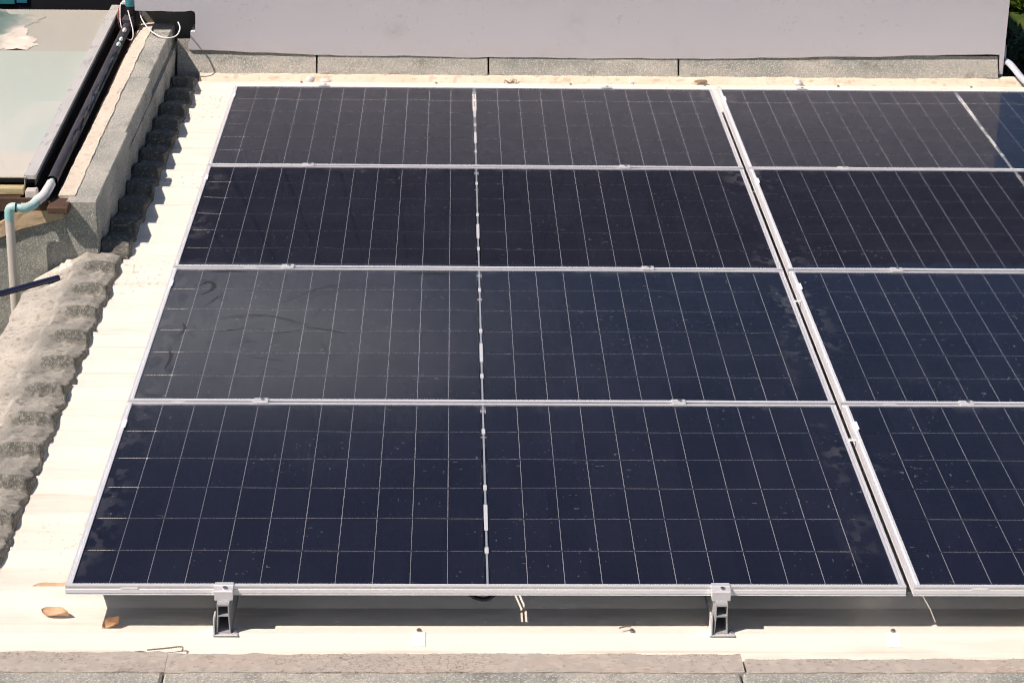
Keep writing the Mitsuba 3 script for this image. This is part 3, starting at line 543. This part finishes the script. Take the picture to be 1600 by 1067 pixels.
for c in (0, 1):
    for r in range(4):
        look = [['dark navy solar panel in front row, left column, held by two end clamps', 'dusty scratched dark solar panel in second row, left column', 'black solar panel in third row, left column, smudged at right edge', 'charcoal solar panel in rear row, left column, nearest the parapet corner'],
                ['dark navy solar panel in front row, cut by right edge, dusty at top', 'dark navy solar panel in second row, cut by right edge', 'black solar panel in third row, cut by right edge', 'charcoal solar panel in rear row of right column, below the wall corner']][c][r]
        pk = thing('solar_panel', look, 'solar panel', 'solar panels laid in two columns on the roof')
        ax, ay = tilt[(c, r)]
        M = T().translate([c * (PL + GX), r * (PW + GY), 0.0]).rotate([1, 0, 0], ax).rotate([0, 1, 0], ay)
        part(pk, 'frame', FRAME, 'm_frame', tw=M)
        part(pk, 'glass', GL, 'm_glass', tw=M)
        for jx in range(22):
            x = (PL / 2 - 0.0075 - (11 - jx) * CP) if jx < 11 else (PL / 2 + 0.0075 + 0.0013 + (jx - 11) * CP)
            for jy in range(6):
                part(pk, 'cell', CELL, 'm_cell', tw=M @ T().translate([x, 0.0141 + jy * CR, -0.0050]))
        part(pk, 'gap_strips', STRIPS, 'm_strip', tw=M, kind='stuff')
        part(pk, 'row_gap_strips', HSTRIPS, 'm_strip', tw=M, kind='stuff')
        part(pk, 'centre_strip', bx(PL / 2 - 0.0030, PL / 2 + 0.0030, 0.0135, PW - 0.0135, -0.0058, -0.0052), 'm_centre', tw=M)
        yl = lambda k: PW - 0.0130 - k * CR
        for k in (1, 3, 5): part(pk, 'ribbon', RIB_S, 'm_ribbon', tw=M @ T().translate([PL / 2, yl(k), -0.0043]))
        for k in (4, 2) if r == 3 else (4,): part(pk, 'ribbon', RIB_L, 'm_ribbon', tw=M @ T().translate([PL / 2, yl(k) + 0.004, -0.0042]))
        for k in (1.5, 3, 4.5): part(pk, 'junction_box', JBX, 'm_cable', tw=M @ T().translate([PL / 2 - 0.045, yl(k), -0.0062]))
        part(pk, 'drain_clip', CLIP, 'm_clip', tw=M @ T().translate([0.0185, 1.118, 0.0006]))
        lx = {(0, 0): 0.181, (1, 0): 0.190, (1, 1): 0.165, (0, 1): 0.17, (0, 2): 0.3}.get((c, r))
        if (c, r) == (0, 1):
            for pts_, w_ in STREAKS:
                q = smoothpath([(a - 0.0, b - PW - GY, -0.0017) for a, b in pts_], 6); t_ = np.gradient(q, axis=0); t_ /= np.linalg.norm(t_, axis=1, keepdims=True)
                nrm = np.c_[-t_[:, 1], t_[:, 0], 0 * t_[:, 0]]; ww = 0.75 * w_ * np.sin(np.linspace(0.08, math.pi - 0.08, len(q)))[:, None] * (0.7 + 0.6 * meshkit.noise(q * 60, 4))[:, None]
                vv = np.vstack([q + nrm * ww, q - nrm * ww]); L_ = len(q); i_ = np.arange(L_ - 1)
                part(pk, 'dirt_streak', (vv, np.vstack([np.c_[i_, i_ + L_, i_ + 1], np.c_[i_ + 1, i_ + L_, i_ + L_ + 1]])), 'm_streak', tw=M)
        if lx: part(pk, 'label_sticker', LAB, 'm_label', tw=M @ T().translate([lx, 0.0012, -0.0082]))

# rails, clamps ---------------------------------------------------------------------------
RW = 0.017
outer = Polygon([(-RW, -0.0305), (RW, -0.0305), (RW, -0.077), (RW + 0.003, -0.1195), (RW + 0.006, -0.1225), (-RW - 0.006, -0.1225), (-RW - 0.003, -0.1195), (-RW, -0.077)])
h1 = Polygon([(-RW + 0.003, -0.0355), (RW - 0.003, -0.0355), (RW - 0.003, -0.0645), (-RW + 0.003, -0.0645)])
h2 = Polygon([(-RW + 0.003, -0.0685), (RW - 0.003, -0.0685), (RW - 0.0005, -0.1185), (-RW + 0.0005, -0.1185)])
rail_poly = outer.difference(h1).difference(h2)
RX = [0.448, 1.853, 2.830, 4.235]
RL = ['aluminium mounting rail under left column, nearer the parapet', 'aluminium mounting rail under left column, right of its centre', 'aluminium mounting rail under right column, first right of the gap', 'aluminium mounting rail under right column, beyond the right edge']
for i, x in enumerate(RX):
    rk = thing('mounting_rail', RL[i], 'rail', 'rails carrying the solar panels')
    part(rk, 'profile', prism(rail_poly, 5.42, 'y').apply_translation((x, -0.056, 0)), 'm_rail')
    for k in (-1, 4, 9, 14, 19):
        yb = Y0 + k * RP + 0.0635
        s = 1 if i else 1
        foot = cat(bev(x - 0.034, x + 0.040, yb - 0.028, yb + 0.028, -0.1250, -0.1226, 0.0008),
                   prism(Polygon([(yb - 0.028, -0.1226), (yb + 0.028, -0.1226), (yb + 0.024, -0.074), (yb - 0.022, -0.074)]), 0.0035, 'x').apply_translation((x - RW - 0.0115, 0, 0)))
        part(rk, 'foot', foot, 'm_alu')
        part(rk, 'foot_screw', screw, 'm_bolt', tw=T().translate([x + 0.031, yb - 0.01, -0.1205]))
CB = cat(trimesh.creation.cylinder(0.0065, 0.006, sections=14), trimesh.creation.cylinder(0.0036, 0.0065, sections=6))
def end_clamp(x, y, s, lab):
    k = thing('end_clamp', lab, 'clamp', 'end clamps on the panel edges')
    pl = Polygon([(s * a, b) for a, b in ((0.013, 0.0012), (0.013, 0.0042), (-0.004, 0.0042), (-0.006, 0.0022), (-0.028, -0.0005), (-0.031, -0.004), (-0.031, -0.0303), (-0.0275, -0.0303), (-0.0275, -0.008), (-0.0012, -0.005), (-0.0012, 0.0012))])
    part(k, 'clamp_body', prism(pl, 0.052, 'x').apply_translation((x - 0.026, y, 0)), 'm_alu')
    part(k, 'cheek', cat(bx(x - 0.0258, x - 0.0228, y - s * 0.0295 if s > 0 else y + 0.002, y - 0.002 if s > 0 else y + 0.0295, -0.030, -0.0005), bx(x + 0.0228, x + 0.0258, y - s * 0.0295 if s > 0 else y + 0.002, y - 0.002 if s > 0 else y + 0.0295, -0.030, -0.0005)), 'm_alu')
    part(k, 'bolt', CB, 'm_bolt', tw=T().translate([x + 0.004, y - s * 0.018, 0.0022]))
for i, x in enumerate(RX):
    w = ['left column, nearer the parapet', 'left column, nearer the gap', 'right column, nearer the gap', 'right column, farther from the gap'][i]
    end_clamp(x, 0.0, 1, f'silver end clamp on front panel edge, {w}')
    yb = 4 * PW + 3 * GY
    end_clamp(x, yb, -1, f'silver end clamp on rear panel edge, {w}')
    for r in range(3):
        y = (r + 1) * PW + r * GY + GY / 2
        k = thing('mid_clamp', f'silver mid clamp between {ROWS[r]} and {ROWS[r + 1]} rows, {w}', 'clamp', 'mid clamps between panel rows')
        part(k, 'clamp_plate', bev(x - 0.024, x + 0.024, y - 0.0185, y + 0.0185, 0.0008, 0.0048, 0.001), 'm_alu')
        part(k, 'clamp_web', bx(x - 0.022, x + 0.022, y - 0.006, y + 0.006, -0.032, 0.0009), 'm_alu')
        part(k, 'bolt', CB, 'm_bolt', tw=T().translate([x + 0.004, y + 0.002, 0.0062]))
for i, y in enumerate((1.012, 2.286)):
    k = thing('earthing_strap', f'short silver strap bridging the column gap beside {ROWS[i]} row', 'strap', 'straps bridging the column gap')
    put(k, bev(PL - 0.002, PL + GX + 0.002, y - 0.006, y + 0.006, -0.0030, -0.0002, 0.0005), 'm_label')
cb = thing('black_cable', 'black cable loop hanging below front edge of the solar panels', 'cable')
put(cb, tube(smoothpath([(1.02, 0.20, -0.036), (1.09, 0.14, -0.045), (1.13, 0.10, -0.070), (1.165, 0.09, -0.088), (1.20, 0.09, -0.086), (1.235, 0.11, -0.055), (1.25, 0.20, -0.036)]), 0.0062, 10), 'm_cable', 40)

# ------------------------------------------------------------------ small litter
def leaf_mesh(L, W, curl, seed):
    u = np.linspace(0, 1, 15); s = np.linspace(-1, 1, 9); U, S = np.meshgrid(u, s, indexing='ij')
    w = W * np.sin(np.pi * np.clip(U, 0, 1) ** 0.8) ** 0.8 * (1 - 0.1 * U)
    X = (U - 0.5) * L; Y = S * w * 0.5
    Z = curl * (S ** 2) * (0.5 + U) * W + 0.16 * L * (U - 0.45) ** 2 + 0.05 * W * np.sin(9 * U + seed)
    v = np.stack([X, Y, Z], -1).reshape(-1, 3); i, j = np.meshgrid(np.arange(14), np.arange(8), indexing='ij'); a = i * 9 + j
    q = np.stack([a, a + 9, a + 10, a + 1], -1).reshape(-1, 4); m = trimesh.Trimesh(v, np.vstack([q[:, [0, 1, 2]], q[:, [0, 2, 3]]]), process=False)
    return m
for (x, y, z, L, W, c, rz, rx, lab) in ((-0.052, 0.105, -0.152, 0.088, 0.042, 0.30, -0.35, 0.25, 'curled tan dry leaf left of the front solar panel'),
                                        (0.115, 0.036, -0.152, 0.05, 0.034, 0.6, 0.5, 0.35, 'small brown dry leaf at corner of the panel shadow'),
                                        (-0.07, 0.245, -0.138, 0.14, 0.045, 0.1, 0.06, 0.05, 'pinkish dry leaf tucked behind front left panel corner')):
    k = thing('dry_leaf', lab, 'leaf'); m = leaf_mesh(L, W, c, L * 90)
    m.apply_transform(trimesh.transformations.euler_matrix(rx, 0.0, rz)); m.apply_translation((x, y, z - m.bounds[0][2] * 0.85)); put(k, m, 'm_dry_leaf', True)
def stone(x, y, z, r, lab, mat='m_stone', sq=(1, 1, 0.8)):
    k = thing('stone', lab, 'stone'); m = trimesh.creation.icosphere(2, r); m.vertices *= (1 + 0.5 * (meshkit.noise(np.array(m.vertices) / r * 1.3 + 9 * x, 3) - 0.5))[:, None]; m.apply_scale(sq); m.apply_translation((x, y, z)); put(k, m, mat, 45)
stone(0.343, 5.80, -0.118, 0.024, 'small white stone on the mortar behind rear left panel')
stone(0.425, 5.80, -0.122, 0.020, 'pale stone chip right of the white stone behind rear panel', sq=(1.4, 1, .6))
stone(2.90, 5.82, -0.120, 0.022, 'rounded grey stone on the mortar behind right column')
stone(2.39, 5.83, -0.118, 0.018, 'flat brown stone on the mortar behind the column gap', 'm_twig', (2.0, 1, .5))
stone(2.02, 5.80, -0.124, 0.014, 'tiny pale stone behind rear panel, left of the column gap')
wd = thing('dry_weed', 'small dry weed tuft on the mortar behind rear panel', 'weed')
ms = []
for i in range(26):
    a, l = rng.uniform(0, 2 * math.pi), rng.uniform(0.02, 0.05)
    b = np.array([1.40 + rng.normal(0, 0.02), 5.80 + rng.normal(0, 0.01), -0.135]); t = b + [math.cos(a) * l * 0.8, math.sin(a) * l * 0.5, rng.uniform(0.012, 0.035)]
    ms.append(tube([b, (b + t) / 2 + [0, 0, 0.006], t], [0.002, 0.0017, 0.0006], 5))
put(wd, cat(*ms), 'm_twig')
for i, (pts, lab) in enumerate((([(0.24, -0.118, -0.14), (0.29, -0.112, -0.138), (0.335, -0.105, -0.137), (0.338, -0.125, -0.14)], 'thin bent twig on front roof edge near the kerb joint'),
                               ([(0.195, -0.135, -0.14), (0.225, -0.13, -0.138), (0.25, -0.14, -0.14)], 'short twig on front roof edge left of the kerb joint'),
                               ([(1.565, -0.045, -0.110), (1.585, -0.035, -0.110), (1.60, -0.035, -0.110)], 'tiny twig beside a roof screw below the front panel'))):
    k = thing('twig', lab, 'twig'); put(k, tube(smoothpath(pts, 4), 0.0022, 6), 'm_twig')

# ------------------------------------------------------------------ garden beyond
def leaves(centres, radii, n, size, seed, flat=1.0):
    g = np.random.default_rng(seed); V, F = [], []
    w = np.array(radii) ** 2; w = w / w.sum()
    for i in range(n):
        c = g.choice(len(centres), p=w); d = g.normal(size=3); d /= np.linalg.norm(d)
        p = np.array(centres[c]) + d * radii[c] * g.uniform(0.55, 1.05) * np.array([1, 1, flat])
        a = g.normal(size=3); a /= np.linalg.norm(a); b = np.cross(a, d + 0.3 * g.normal(size=3)); b /= np.linalg.norm(b) + 1e-9
        s = size * g.uniform(0.6, 1.4); k = len(V) * 1
        V += [p - a * s, p + b * s * 0.45, p + a * s, p - b * s * 0.45]; F += [[k, k + 1, k + 2], [k, k + 2, k + 3]]
    return trimesh.Trimesh(np.array(V), F, process=False)
for i, (x, y, lab) in enumerate(((7.75, 20.45, 'sunlit light green shrub beyond right corner of the white wall'), (5.9, 15.0, 'shaded dark shrub below the sunlit shrub at right corner'))):
    k = thing('garden_shrub', lab, 'shrub'); g = np.random.default_rng(40 + i)
    cs = [(x + g.uniform(-0.8, 0.8), y + g.uniform(-0.8, 0.8), -3.1 + g.uniform(0.25, 0.75)) for _ in range(14)]
    part(k, 'foliage', leaves(cs, [0.45] * 14, 9000, 0.05, 50 + i), 'm_leaf' if i == 0 else 'm_leaf_shaded')
    part(k, 'stem', cat(*[tube([(x, y, -3.1), (x + 0.2 * math.cos(a), y + 0.2 * math.sin(a), -2.8), (x + 0.5 * math.cos(a), y + 0.5 * math.sin(a), -2.5)], [0.03, 0.02, 0.01], 6) for a in (0.3, 2.2, 4.4)]), 'm_bark')
